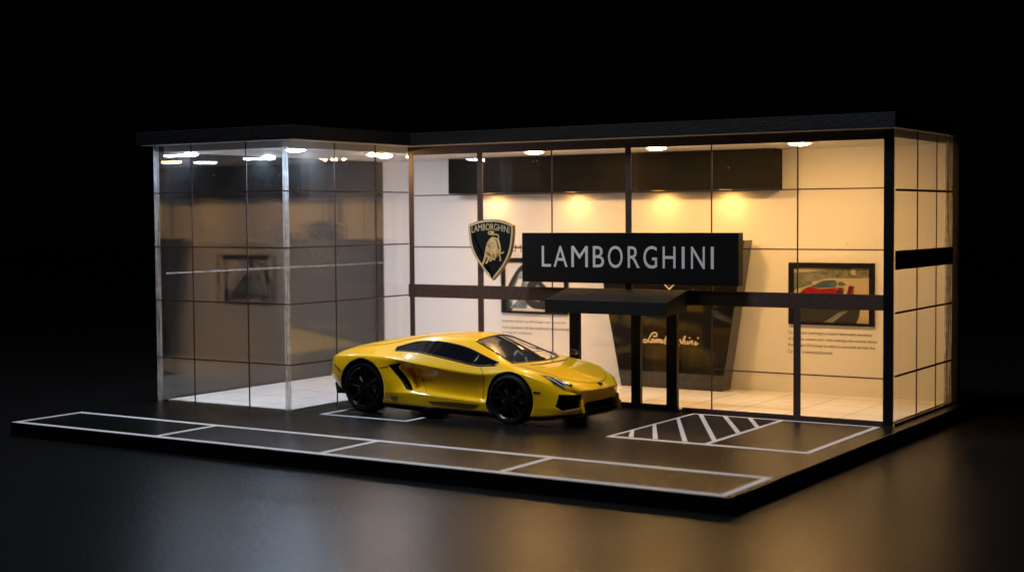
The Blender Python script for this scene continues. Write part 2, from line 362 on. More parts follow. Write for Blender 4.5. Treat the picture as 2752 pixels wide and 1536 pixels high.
for x, nm in ((-.02, 'leftmost'), (.40, 'second from left'), (.82, 'third from left'), (1.12, 'rightmost')):
    t = thing('spotlight', (x, .625, .8135), 'small warm spotlight under the black soffit box, ' + nm + ' of the four', 'spotlight', 'small spotlights under the soffit box')
    mb = MB(); mb.lathe([(.028, -.0005), (.033, -.0005), (.033, -.004), (.028, -.004)], 20, closed=True); mb.build('trim', MT['black'], t)
    mb = MB(); mb.lathe([(.0275, -.001), (.0275, -.003), (.001, -.0035)], 20); mb.build('lens', MT['led'], t)
# ------------------------------------------------------------------ name board
sg = thing('sign_board', (1.025, -.03, .556), 'long black name board with grey capital letters reading LAMBORGHINI on the glass front', 'sign')
m = MB(); m.box(.575, 1.4755, -.045, -.0048, .4625, .650); off(m.build('board', MT['black'], sg, bevel=.0012), sg)
m = MB()
for ch, x0, x1 in (('L', 0.665, 0.705), ('A', 0.7172, 0.7781), ('M', 0.7953, 0.8668), ('B', 0.8884, 0.9359), ('O', 0.9526, 1.0145), ('R', 1.0355, 1.0848), ('G', 1.1003, 1.1561), ('H', 1.1788, 1.2304), ('I', 1.2555, 1.2668), ('N', 1.2921, 1.3461), ('I', 1.3699, 1.3813)):
    e = .0015 if ch in 'OG' else 0
    add_text(m, ch, x0, x1, .5215 - e, .6005 + e, -.0455, .0012)
off(m.build('lettering', MT['letter'], sg), sg)
# ------------------------------------------------------------------ shield emblem
sh = thing('shield_emblem', (.42, -.02, .58), 'black and gold shield emblem with a charging bull on the glass front', 'emblem')
def SP(px, py): return (.3129 + (px - 150) * .00024273, .7017 - (py - 140) * .0002026)
outl = [(145, 245), (300, 175), (450, 147), (600, 140), (740, 150), (880, 190), (990, 250), (1003, 330), (995, 480), (970, 660), (925, 830), (860, 970), (770, 1110), (690, 1215), (606, 1315), (520, 1225), (420, 1110), (330, 980), (255, 850), (205, 740), (165, 590), (140, 400), (137, 290)]
outl_s = [SP(*p) for p in crom(outl[:14], 4) + crom(outl[14:] + outl[:1], 4)[:-1]]
cx_, cz_ = SP(575, 640)
def inset(P, d):
    n = len(P); out = []
    for i in range(n):
        a_, b_ = Vector(P[i - 1]), Vector(P[(i + 1) % n]); t = (b_ - a_).normalized(); nn = Vector((-t.y, t.x)); c = Vector(P[i])
        if (Vector((cx_, cz_)) - c).dot(nn) < 0: nn = -nn
        out.append(tuple(c + nn * d))
    return out
m = MB(); m.prism(outl_s, 'y', -.0205, -.0048); off(m.build('shield', MT['goldd'], sh), sh)
m = MB(); m.prism(inset(outl_s, .0022), 'y', -.0209, -.0201); off(m.build('rim', MT['goldl'], sh), sh)
m = MB(); m.prism(inset(outl_s, .0098), 'y', -.0214, -.0206); off(m.build('field', MT['gloss'] if False else MT['black'], sh), sh)
m = MB()
def arch(u, v):      # letters on an arc
    px = 205 + u * 725; base_ = 345 + 62 * ((u - .48) / .5) ** 2; top = 218 + 62 * ((u - .48) / .5) ** 2
    return SP(px, base_ + (top - base_) * v)
add_text(m, 'LAMBORGHINI', 0, 1, 0, 1, -.0214, .0008, fn=arch)
off(m.build('lettering', MT['goldl'], sh), sh)
bull = [(600, 478), (550, 520), (505, 585), (480, 680), (462, 760), (448, 850), (428, 920), (408, 975), (388, 1012), (405, 1030), (432, 1028), (442, 980), (468, 920), (492, 862), (520, 875), (500, 930), (466, 975), (480, 998), (500, 990), (530, 930), (556, 882), (580, 892), (545, 935), (560, 955), (582, 945), (602, 908), (625, 925), (652, 925), (668, 880), (700, 850), (737, 832), (747, 900), (738, 942), (770, 942), (768, 880), (755, 820), (752, 790), (765, 760), (770, 690), (752, 600), (735, 530), (700, 500), (650, 480)]
m = MB(); m.prism([SP(*p) for p in bull], 'y', -.0226, -.0212)
def stroke(mb, pts, r, y, f, n=5, flat=.0006): mb.tube([(f(*p)[0], y, f(*p)[1]) for p in crom(pts, n)], r, 6, flat)
stroke(m, [(715, 520), (728, 470), (700, 432), (640, 430), (570, 428), (528, 408), (540, 380), (590, 374), (640, 384), (610, 402), (575, 402)], [.0022] * 30 + [.0028] * 21, -.0222, SP)
stroke(m, [(690, 760), (730, 762), (770, 785), (800, 785), (828, 762)], [.003] * 10 + [.0022] * 11, -.0228, SP)
stroke(m, [(600, 745), (625, 730), (650, 752), (690, 760)], .0022, -.0228, SP)
bo = off(m.build('bull', MT['gold'], sh), sh)
m = MB()
for P_ in ([(655, 500), (690, 590), (700, 680), (720, 720), (745, 700), (720, 600), (690, 520)], [(500, 610), (540, 640), (560, 700), (520, 650)], [(470, 770), (560, 790), (590, 870), (520, 830)], [(620, 780), (650, 850), (640, 900), (612, 840)], [(700, 790), (740, 800), (700, 838), (670, 860)], [(595, 590), (640, 600), (600, 612)]):
    m.prism([SP(*p) for p in P_], 'y', -.0230, -.0225)
m.build('dark_facets', MT['goldd'], bo)  # dark brown facets printed on the gold bull
# ------------------------------------------------------------------ black display stand inside
ds = thing('display_stand', (.9, .6, .004), 'tall glossy black display stand widening upwards behind the door, with script lettering', 'display stand')
m = MB(); m.prism([(.668, .004), (1.127, .004), (1.224, .612), (.548, .612)], 'y', .575, .660); off(m.build('panel', MT['gloss'], ds, bevel=.003), ds)
def DP(px, py): return (.7744 + (px - 500) * .0001648, .1915 + (800 + (px - 500) * .0467 - py) * .00015)
m = MB(); W_ = .0028
for s_ in ([(780, 640), (850, 655), (880, 605), (840, 550), (765, 560), (710, 620), (665, 700), (620, 785), (565, 815), (510, 800), (505, 760), (545, 735), (600, 760), (650, 795), (700, 815), (735, 795)],
           [(800, 740), (765, 722), (722, 765), (728, 812), (768, 800), (805, 740), (790, 800), (822, 815)], [(850, 735), (820, 822)], [(835, 790), (875, 735), (895, 750), (870, 828)], [(890, 790), (935, 738), (955, 755), (928, 830)], [(950, 790), (1000, 745), (1015, 765), (990, 825), (1025, 830)],
           [(1030, 830), (1080, 770), (1160, 660), (1150, 640), (1105, 735), (1080, 810), (1100, 850), (1140, 845), (1175, 800), (1160, 765), (1115, 790)],
           [(1225, 765), (1190, 800), (1195, 850), (1235, 850), (1262, 800), (1230, 765), (1285, 785)], [(1320, 775), (1295, 858)], [(1312, 815), (1350, 778), (1372, 792)],
           [(1455, 785), (1415, 785), (1392, 830), (1415, 860), (1450, 835), (1470, 785), (1440, 880), (1400, 925), (1375, 900), (1450, 890), (1500, 905)],
           [(1515, 735), (1535, 800), (1545, 850)], [(1545, 850), (1605, 770), (1665, 665), (1640, 670), (1600, 780), (1578, 860)], [(1595, 815), (1640, 775), (1660, 790), (1635, 855), (1670, 860)],
           [(1740, 775), (1700, 850), (1725, 862), (1760, 845)], [(1800, 785), (1768, 865)], [(1785, 825), (1840, 782), (1862, 800), (1835, 860), (1870, 868)], [(1955, 795), (1915, 868), (1950, 882), (2010, 840)]):
    stroke(m, s_, W_, .5742, DP, 4, .0007)
for c in ((1778, 697), (2008, 705)):
    x, z = DP(*c); m.prism([(x + .0036 * math.cos(k), z + .0036 * math.sin(k)) for k in [i * math.pi / 5 for i in range(10)]], 'y', .5735, .5748)
off(m.build('lettering', MT['cream'], ds), ds)
m = MB(); m.prism([(.894, .409), (.935, .445), (.955, .49), (.955, .545), (.894, .560), (.833, .545), (.833, .49), (.853, .445)], 'y', .5735, .5748, 0)
m.prism([(.894, .4145), (.9315, .448), (.950, .492), (.950, .541), (.894, .555), (.838, .541), (.838, .492), (.8565, .448)], 'y', .5729, .5736, 1)
off(m.build('badge', [MT['pwhite'], MT['pdark']], ds), ds)
m = MB(); m.prism([(.894, .423), (.918, .447), (.894, .475), (.870, .447)], 'y', .5724, .5728); off(m.build('badge_mark', MT['red'], ds), ds)
# ------------------------------------------------------------------ framed pictures and wall text
def picture(x0, x1, z0, z1, fw, label, polys):
    t = thing('wall_picture', ((x0 + x1) / 2, .69, (z0 + z1) / 2), label, 'picture', 'framed pictures on the back wall')
    mb = MB(); y0 = .680
    mb.box(x0, x1, y0, .6898, z1 - fw, z1); mb.box(x0, x1, y0, .6898, z0, z0 + fw * .55); mb.box(x0, x0 + fw, y0, .6898, z0 + fw * .55, z1 - fw); mb.box(x1 - fw, x1, y0, .6898, z0 + fw * .55, z1 - fw)
    off(mb.build('frame', MT['black'], t, bevel=.0006), t)
    a0, a1, b0, b1 = x0 + fw, x1 - fw, z0 + fw * .55, z1 - fw
    mb = MB(); mats = []
    for k, (mt, P_) in enumerate(polys):
        if MT[mt] not in mats: mats.append(MT[mt])
        yy = .6872 - k * .00012
        if len(P_) > 6: P_ = crom(P_, 4, closed=True)
        mb.prism([(a0 + max(0, min(1, u)) * (a1 - a0), b1 - max(0, min(1, v)) * (b1 - b0)) for u, v in P_], 'y', yy, yy + .0001 if k else .6896, mats.index(MT[mt]))
    off(mb.build('print', mats, t), t)
picture(1.367, 1.717, .278, .523, .0205, 'framed picture of a red sports car on a road, on the back wall', [
    ('pfield', [(0, 0), (1, 0), (1, 1), (0, 1)]), ('pgreen', [(0, .10), (.25, .07), (.45, .02), (.7, .0), (.76, .0), (.76, .10), (.82, .12), (.83, .02), (1, .02), (1, .17), (0, .17)]),
    ('pgrey', [(0, .09), (.3, .10), (.5, .14), (.5, .2), (.25, .25), (0, .26)]), ('pgreen', [(0, .25), (.25, .235), (.25, .3), (0, .42)]),
    ('pdark', [(0, .55), (.3, .5), (.9, .5), (.86, 1), (0, 1)]), ('pfield', [(.88, .86), (1, .6), (1, 1), (.83, 1)]), ('pgrey', [(.40, 1), (.62, .80), (.72, .78), (.52, 1)]),
    ('pfield', [(.10, .46), (.22, .36), (.36, .22), (.52, .185), (.66, .21), (.74, .30), (.80, .38), (.79, .52), (.4, .56), (.1, .52)]),
    ('red', [(.10, .44), (.16, .38), (.23, .35), (.36, .385), (.56, .36), (.66, .36), (.66, .47), (.56, .56), (.30, .58), (.10, .52)]),
    ('red', [(.70, .50), (.735, .31), (.80, .33), (.795, .52)]), ('pdark', [(.55, .56), (.575, .42), (.62, .38), (.655, .43), (.665, .56)]), ('pdark', [(.725, .48), (.745, .33), (.77, .34), (.755, .5)]),
    ('pglass', [(.23, .34), (.30, .30), (.38, .24), (.48, .22), (.57, .235), (.565, .34), (.45, .36), (.32, .365)]), ('pglass', [(.60, .25), (.65, .245), (.70, .30), (.65, .33), (.59, .32)])])
picture(.004, .350, .283, .529, .020, 'framed grey and blue picture on the back wall, partly behind the name board', [
    ('pwhite', [(0, 0), (1, 0), (1, 1), (0, 1)]), ('pdark', [(.0, .62), (.22, .12), (.42, 0), (.62, 0), (.42, .3), (.25, .7), (.1, 1), (0, 1)]),
    ('pblue', [(.06, .62), (.25, .2), (.42, .08), (.46, .4), (.36, .95), (.08, .95)]), ('pwhite', [(.12, .64), (.22, .34), (.30, .34), (.2, .8), (.12, .9)]),
    ('pdark', [(.36, .5), (.5, .3), (.7, .5), (.78, .66), (.7, .9), (.5, .95), (.34, .8)]), ('pblue', [(.44, .58), (.56, .44), (.66, .6), (.58, .8), (.44, .78)]), ('pdark', [(.6, .75), (.85, .7), (.95, .9), (.9, .98), (.6, .96)])])
def wall_text(lines, label, name='wall_text'):
    x, z = lines[0][1], lines[0][3]
    t = thing(name, (x, .69, z), label, 'wall text'); mb = MB()
    for tx, x0, x1, z0, h in lines: add_text(mb, tx, x0, x1, z0, z0 + h, .6896, .0006)
    off(mb.build('lettering', MT['ink'], t), t)
wall_text([('Cars Dronim Lamborghi,s toophin biiertnoilky ereutione', 1.363, 1.706, .2355, .016), ('of the The cowert aisd. Cains exarops the anobsit chiote', 1.363, 1.727, .2115, .014),
           ('Bivi ostnain Od Evonp ics eshe to osnreods of mal) fins', 1.363, 1.718, .1865, .015), ('Ca rine Urievonntchornet.', 1.363, 1.55, .1625, .014)], 'four lines of small grey text under the red car picture')
wall_text([('Deacnk retson q aef onsgo usp csnnk fot', .003, .335, .2395, .013), ('oone saoutaoot afi iine cunnh aue asnaoe aioud', .003, .348, .2130, .013), ('onoing iln ooninoarr.', .003, .165, .1880, .013)], 'three lines of small grey text under the grey and blue picture')
wall_text([('LAMBORGHINI', .012, .36, .555, .032)], 'one line of grey capitals on the wall above the grey and blue picture')
# ------------------------------------------------------------------ the car (built in metres of the real car, scaled down)
CARS = .241
car = thing('toy_car', (.583, -.396, .0012), 'glossy yellow die-cast sports car with black wheels parked before the showroom', 'car')
car.rotation_euler = (0, 0, math.radians(-1.5)); car.scale = (CARS,) * 3
CM = dict(
    paint=mat('yellow_paint', (.90, .51, .003), .34, coat=.8, spec=.3, bump=(7, .05, .012)),
    inside=mat('cabin_dark', (.16, .11, .085), .6), trim=mat('car_black_trim', (.006, .006, .006), .35), pit=mat('car_black_recess', (.004, .004, .004), .8),
    tyre=mat('tyre_rubber', (.003, .003, .003), .6, spec=.15), rim=mat('rim_black', (.004, .004, .0045), .2, spec=.6),
    shield=glass('windscreen_glass', (.86, .83, .82), dust=.12, haze=.02, rough=.06, boost=5), dark=mat('dark_window', (.006, .006, .008), .06, coat=.5, spec=.6),
    chrome=mat('lamp_chrome', (.85, .87, .92), .35, coat=.5), lens=mat('lamp_dark', (.03, .03, .032), .15, coat=.5), seam=mat('panel_gap', (.14, .07, .004), .6), tan=mat('cabin_tan', (.50, .33, .22), .5))
RAIL = [  # 11 rails from the centre line of the top down to the centre line of the underside; 19 stations from tail to nose
 [(-2.26,0,.84),(-2.20,0,.90),(-1.95,0,.965),(-1.65,0,1.035),(-1.38,0,1.085),(-1.12,0,1.13),(-.85,0,1.172),(-.5,0,1.212),(-.1,0,1.24),(.25,0,1.243),(.47,0,1.205),(.78,0,1.085),(1.06,0,.965),(1.33,0,.838),(1.6,0,.785),(1.85,0,.715),(2.08,0,.640),(2.25,0,.572),(2.36,0,.50)],
 [(-2.25,.45,.835),(-2.2,.48,.89),(-1.95,.48,.95),(-1.65,.48,1.01),(-1.38,.48,1.05),(-1.12,.48,1.09),(-.85,.47,1.125),(-.5,.46,1.155),(-.1,.45,1.172),(.22,.45,1.168),(.39,.48,1.13),(.67,.535,1.025),(.92,.585,.93),(1.13,.63,.845),(1.5,.60,.790),(1.8,.55,.715),(2.05,.48,.635),(2.21,.42,.57),(2.33,.36,.50)],
 [(-2.24,.68,.825),(-2.19,.70,.875),(-1.95,.71,.915),(-1.65,.71,.94),(-1.38,.71,.955),(-1.15,.71,.962),(-.94,.715,.970),(-.6,.605,1.102),(-.2,.565,1.112),(.25,.60,1.055),(.45,.635,1.010),(.74,.71,.925),(1.01,.79,.857),(1.22,.80,.825),(1.5,.78,.790),(1.8,.72,.712),(2.04,.64,.622),(2.18,.56,.565),(2.28,.49,.50)],
 [(-2.24,.74,.815),(-2.19,.76,.86),(-1.95,.78,.892),(-1.65,.79,.912),(-1.38,.79,.925),(-1.15,.785,.938),(-.93,.735,.955),(-.5,.80,.962),(-.1,.815,.908),(.25,.83,.860),(.45,.84,.832),(.73,.85,.792),(.99,.825,.842),(1.22,.85,.806),(1.5,.85,.778),(1.8,.80,.698),(2.02,.72,.602),(2.15,.62,.55),(2.25,.54,.49)],
 [(-2.23,.84,.78),(-2.17,.87,.825),(-1.95,.925,.85),(-1.65,.96,.865),(-1.38,.97,.875),(-1.12,.965,.875),(-.85,.955,.86),(-.47,.94,.80),(-.1,.93,.762),(.25,.93,.728),(.45,.93,.712),(.75,.93,.698),(.93,.93,.705),(1.28,.945,.768),(1.55,.94,.738),(1.8,.89,.655),(1.97,.80,.57),(2.11,.69,.52),(2.21,.57,.47)],
 [(-2.20,.87,.62),(-2.12,.925,.65),(-1.95,.965,.66),(-1.65,.995,.66),(-1.38,1.0,.66),(-1.1,.995,.66),(-.84,.975,.65),(-.50,.75,.61),(-.1,.84,.55),(.25,.858,.53),(.45,.862,.52),(.75,.87,.52),(.93,.91,.55),(1.3,.965,.62),(1.58,.96,.62),(1.84,.905,.56),(2.02,.81,.49),(2.17,.66,.46),(2.26,.55,.43)],
 [(-2.29,.82,.54),(-2.17,.90,.54),(-1.97,.955,.52),(-1.65,.99,.48),(-1.38,.995,.46),(-1.1,.99,.46),(-.82,.985,.44),(-.47,.88,.43),(-.1,.872,.38),(.25,.878,.355),(.45,.88,.345),(.75,.885,.34),(.95,.93,.36),(1.3,.965,.42),(1.6,.96,.44),(1.86,.905,.40),(2.07,.81,.37),(2.23,.66,.38),(2.30,.53,.37)],
 [(-2.20,.80,.42),(-2.08,.87,.40),(-1.93,.93,.37),(-1.65,.98,.32),(-1.38,.98,.32),(-1.1,.985,.32),(-.82,.985,.345),(-.5,.97,.362),(-.1,.965,.345),(.25,.965,.328),(.45,.965,.318),(.75,.965,.305),(.95,.965,.295),(1.3,.965,.28),(1.6,.955,.27),(1.88,.905,.27),(2.10,.82,.27),(2.25,.66,.25),(2.28,.52,.25)],
 [(-2.05,.72,.34),(-1.98,.78,.33),(-1.85,.86,.28),(-1.65,.93,.20),(-1.38,.94,.18),(-1.1,.95,.175),(-.82,.955,.168),(-.5,.955,.165),(-.1,.955,.165),(.25,.955,.163),(.45,.955,.163),(.75,.955,.163),(.95,.955,.16),(1.3,.95,.155),(1.6,.945,.14),(1.88,.90,.15),(2.09,.82,.185),(2.24,.66,.18),(2.26,.50,.18)],
 [(-2.02,.45,.33),(-1.95,.45,.30),(-1.85,.6,.22),(-1.65,.74,.14),(-1.38,.76,.07),(-1.1,.78,.045),(-.82,.79,.035),(-.5,.79,.03),(-.1,.79,.03),(.25,.79,.03),(.45,.79,.03),(.75,.79,.03),(.95,.79,.03),(1.3,.78,.03),(1.6,.76,.035),(1.88,.68,.06),(2.05,.45,.16),(2.15,.42,.17),(2.22,.34,.18)],
 [(-2.02,0,.33),(-1.95,0,.30),(-1.85,0,.22),(-1.65,0,.14),(-1.38,0,.07),(-1.1,0,.045),(-.82,0,.035),(-.5,0,.03),(-.1,0,.03),(.25,0,.03),(.45,0,.03),(.75,0,.03),(.95,0,.03),(1.3,0,.035),(1.6,0,.035),(1.88,0,.06),(2.05,0,.16),(2.18,0,.17),(2.26,0,.18)]]
NS = 19
RAIL = [[(x + ((.15 if y > .6 else .09) if i < 2 else (.03 if i == 2 else (-.05 if i == 18 else (-.03 if i == 17 else 0)))), y, z) for i, (x, y, z) in enumerate(rl)] for rl in RAIL]
bm = bmesh.new(); V = {}
for sd in (1, -1):
    for j, rl in enumerate(RAIL):
        for i, (x, y, z) in enumerate(rl):
            if y == 0 and sd == -1: V[sd, i, j] = V[1, i, j]
            else: V[sd, i, j] = bm.verts.new((x, y * sd, z))
cr = bm.edges.layers.float.new('crease_edge')
def quad(vs, mi=0):
    u = []
    for v in vs:
        if v not in u: u.append(v)
    f = bm.faces.new(u); f.material_index = mi; return f
for sd in (1, -1):
    for i in range(NS - 1):
        for j in range(10):
            mi = 0
            if 6 <= i <= 11 and j == 2: mi = 1              # side windows
            if 10 <= i <= 12 and j == 0: mi = 2             # windscreen
            if j >= 8: mi = 3
            quad([V[sd, i, j], V[sd, i + 1, j], V[sd, i + 1, j + 1], V[sd, i, j + 1]], mi)
    for i in (0, NS - 1):
        for (a_, b_, c_, d_) in ((0, 1, 9, 10), (1, 2, 8, 9), (2, 3, 7, 8), (3, 4, 6, 7), (4, 5, 6, 6)):
            quad([V[sd, i, a_], V[sd, i, b_], V[sd, i, c_], V[sd, i, d_]], 3 if i == 0 else 0)
bm.edges.ensure_lookup_table()
def crease(sd, i0, j0, i1, j1, c):
    e = bm.edges.get((V[sd, i0, j0], V[sd, i1, j1]))
    if e: e[cr] = c
for sd in (1, -1):
    for i in range(NS - 1):
        cs = {2: .75 if 6 <= i <= 11 else .35, 3: .8 if 6 <= i <= 11 else .3, 4: .95 if 6 <= i <= 12 else .45, 7: .9, 8: .8, 6: .3 if i < 12 else .15, 1: .7 if 9 <= i <= 13 else .3}
        if i >= 13: cs[1] = .6; cs[4] = .8; cs[3] = .5
        for j, c in cs.items(): crease(sd, i, j, i + 1, j, c)
    for j in range(10): crease(sd, NS - 1, j, NS - 1, j + 1, .95); crease(sd, 0, j, 0, j + 1, .7)
    for j in range(10): crease(sd, 1, j, 1, j + 1, .3)
    crease(sd, 10, 0, 10, 1, .85); crease(sd, 13, 0, 13, 1, .85)
    for j in (5, 6): crease(sd, 6, j, 6, j + 1, .6)
bmesh.ops.recalc_face_normals(bm, faces=bm.faces)
me = bpy.data.meshes.new('cage'); bm.to_mesh(me); bm.free()
cage = link('cage', me, [CM['paint'], CM['dark'], CM['shield'], CM['trim'], CM['pit']])
ss = cage.modifiers.new('s', 'SUBSURF'); ss.levels = ss.render_levels = 3
def cutter(mb):
    o = mb.build('cut', CM['pit']); return o
cuts = []
for sd in (-1, 1):
    for x, z, r in ((1.295, .36, .405), (-1.38, .39, .435)):
        mb = MB(); n = 56; A = []
        mb.lathe([(r, sd * .60), (r, sd * 1.2)], n, axis='y', c=(x, 0, z)); cuts.append(cutter(mb))
    def yprism(pts, y0, y1): mb = MB(); mb.prism(pts, 'y', sd * y0, sd * y1); cuts.append(cutter(mb))
    yprism([(-.88, .745), (-.66, .79), (-.72, .715), (-.44, .385), (-.57, .405)], .78, 1.2)      # side air intake slit
    mb = MB(); P2 = [(-.62, .715), (-.30, .725), (-.20, .60), (-.27, .47), (-.43, .40)]                # scooped flank in front of the slit
    q = [mb.bm.verts.new((x, sd * yy, z)) for t in (0, 1) for (x, z) in P2 for yy in [1.2 if t else .755 + max(0, x + .6) * .33]]
    mb.bm.faces.new(q[:5]); mb.bm.faces.new(q[5:][::-1])
    for k in range(5): mb.bm.faces.new((q[k], q[5 + k], q[5 + (k + 1) % 5], q[(k + 1) % 5]))
    cuts.append(mb.build('cut', CM['paint']))
    mb = MB()                                                                                  # outer intakes in the nose
    P_ = [(.845, .30), (.79, .465), (.50, .445), (.49, .275), (.80, .235)]
    q = [mb.bm.verts.new((2.35 - .60 * (max(0, y - .5) / .35) ** 1.0 * .42 + dx, sd * y, z)) for dx in (-.17, .4) for (y, z) in P_]
    mb.bm.faces.new(q[:5]); mb.bm.faces.new(q[5:][::-1])
    for k in range(5): mb.bm.faces.new((q[k], q[5 + k], q[5 + (k + 1) % 5], q[(k + 1) % 5]))
    cuts.append(cutter(mb))
mb = MB(); mb.prism([(-.43, .19), (-.45, .27), (-.36, .325), (.36, .325), (.45, .27), (.43, .19)], 'x', 2.06, 2.6); cuts.append(cutter(mb))
bpy.context.view_layer.update()
for c in cuts:
    b_ = cage.modifiers.new('b', 'BOOLEAN'); b_.object = c; b_.operation = 'DIFFERENCE'; b_.solver = 'EXACT'; b_.material_mode = 'TRANSFER'
bpy.context.view_layer.update(); dg = bpy.context.evaluated_depsgraph_get()
full = bpy.data.meshes.new_from_object(cage.evaluated_get(dg))
for c in cuts: bpy.data.objects.remove(c)
bpy.data.objects.remove(cage)
names = [mm.name if mm else '' for mm in full.materials]
fb = bmesh.new(); fb.from_mesh(full); BVH = BVHTree.FromBMesh(fb)
def split(name, pred, mt, parent, edge=None):
    b2 = bmesh.new(); mp = {}
    for f in fb.faces:
        if pred(f):
            vs = []
            for v in f.verts:
                if v not in mp: mp[v] = b2.verts.new(v.co)
                vs.append(mp[v])
            try: b2.faces.new(vs)
            except ValueError: pass
    me = bpy.data.meshes.new(name); b2.to_mesh(me)
    loops = []
    rest = {e for e in b2.edges if len(e.link_faces) == 1}
    while rest:
        e = rest.pop(); ch = [e.verts[0], e.verts[1]]
        while True:
            nx = next((k for k in ch[-1].link_edges if k in rest), None)
            if nx is None: break
            rest.discard(nx); ch.append(nx.other_vert(ch[-1]))
        if ch[0] is ch[-1]: ch.pop()
        loops.append([v.co.copy() for v in ch])
    b2.free(); o = link(name, me, mt, parent, smooth=True); me.set_sharp_from_angle(angle=math.radians(42)); return o, loops
def ismat(n): return lambda f: names[f.material_index] == n
body, _ = split('body', ismat(CM['paint'].name), CM['paint'], car)
body.data.materials.append(CM['inside'])
so = body.modifiers.new('sol', 'SOLIDIFY'); so.thickness = .012; so.offset = -1; so.material_offset = 1; so.material_offset_rim = 1
split('underbody', ismat(CM['trim'].name), CM['trim'], car)  # real underbody, hung low so its black strip stands in for the car's shadow
rec, _ = split('recess', ismat(CM['pit'].name), CM['pit'], car)
for c in islands(rec, 'recess'):
    cc = sum((v.co for v in c.data.vertices), Vector()) / len(c.data.vertices)
    c.name = 'air_intake' if (cc.x > 1.85 or -1.0 < cc.x < 0) else 'wheel_arch'
ws, wl = split('windscreen', ismat(CM['shield'].name), CM['shield'], car)
def ribbon(name, loops, r, mt, parent, lift=0, closed=True):
    mb = MB()
    for lp in loops:
        if len(lp) > 3: mb.tube(lp, r, 6, closed=closed)
    return mb.build(name, mt, parent, smooth=True)
ribbon('windscreen_seal', wl, .011, CM['trim'], ws)
for sd in (1, -1):
    sw, sl = split('side_window', lambda f: names[f.material_index] == CM['dark'].name and f.calc_center_median().y * sd > 0, CM['dark'], car)
    ribbon('window_seal', sl, .013, CM['trim'], sw)
def hit(x, z, sd=-1):
    r = BVH.ray_cast(Vector((x, sd * 2.5, z)), Vector((0, -sd, 0)));  return r[0]
def top(x, y):
    r = BVH.ray_cast(Vector((x, y, 3)), Vector((0, 0, -1))); return r[0]
def front(y, z):
    r = BVH.ray_cast(Vector((4, y, z)), Vector((-1, 0, 0))); return r[0]
def lay(mb, pts, f, r, flat=None, n=8):
    P_ = [f(*p) for p in crom(pts, n)] if n > 1 else [f(*p) for p in pts]
    P_ = [p for p in P_ if p is not None]
    if len(P_) > 1: mb.tube(P_, r, 6)
mb = MB()
for sd in (1, -1):
    h_ = lambda x, z: hit(x, z, sd)
    lay(mb, [(.74, .79), (.80, .74), (.835, .69), (.825, .5), (.81, .34)], h_, .0055)
    lay(mb, [(-.46, .78), (-.40, .66), (-.30, .5), (-.20, .38)], h_, .005)
    lay(mb, [(-1.03, .70), (-.94, .72), (-.86, .735)], h_, .006)
    lay(mb, [(-.10, .35), (.3, .33), (.8, .31)], h_, .004)
    t_ = lambda x, y: top(x, sd * y)
    lay(mb, [(2.20, 0), (2.17, .2), (2.08, .42), (1.95, .56)], t_, .0055)
    lay(mb, [(1.95, .56), (1.7, .63), (1.45, .66), (1.25, .68)], t_, .004)
    lay(mb, [(-1.7, .60), (-1.3, .60), (-1.0, .55), (-.7, .47), (-.5, .40)], t_, .005)
islands(mb.build('panel_gap', CM['seam'], car, smooth=True), 'panel_gap')
def patch(name, outline, f, mt, parent, lift=.006):
    """a slightly raised polygon that follows the body surface"""
    C_ = [sum(p[k] for p in outline) / len(outline) for k in (0, 1)]; b2 = bmesh.new(); rings = []
    for s_ in (1, .66, .33):
        rings.append([b2.verts.new(f(C_[0] + (p[0] - C_[0]) * s_, C_[1] + (p[1] - C_[1]) * s_)) for p in outline])
    c = b2.verts.new(f(*C_)); n = len(outline)
    for k in range(2):
        for i in range(n): b2.faces.new((rings[k][i], rings[k][(i + 1) % n], rings[k + 1][(i + 1) % n], rings[k + 1][i]))
    for i in range(n): b2.faces.new((rings[2][i], rings[2][(i + 1) % n], c))
    bmesh.ops.recalc_face_normals(b2, faces=b2.faces)
    me = bpy.data.meshes.new(name); b2.to_mesh(me); b2.free(); return link(name, me, mt, parent, smooth=True)
def seg(P_, k=4): 
    out = []
    for i in range(len(P_)):
        a_, b_ = P_[i], P_[(i + 1) % len(P_)]
        out += [(a_[0] + (b_[0] - a_[0]) * t / k, a_[1] + (b_[1] - a_[1]) * t / k) for t in range(k)]
    return out
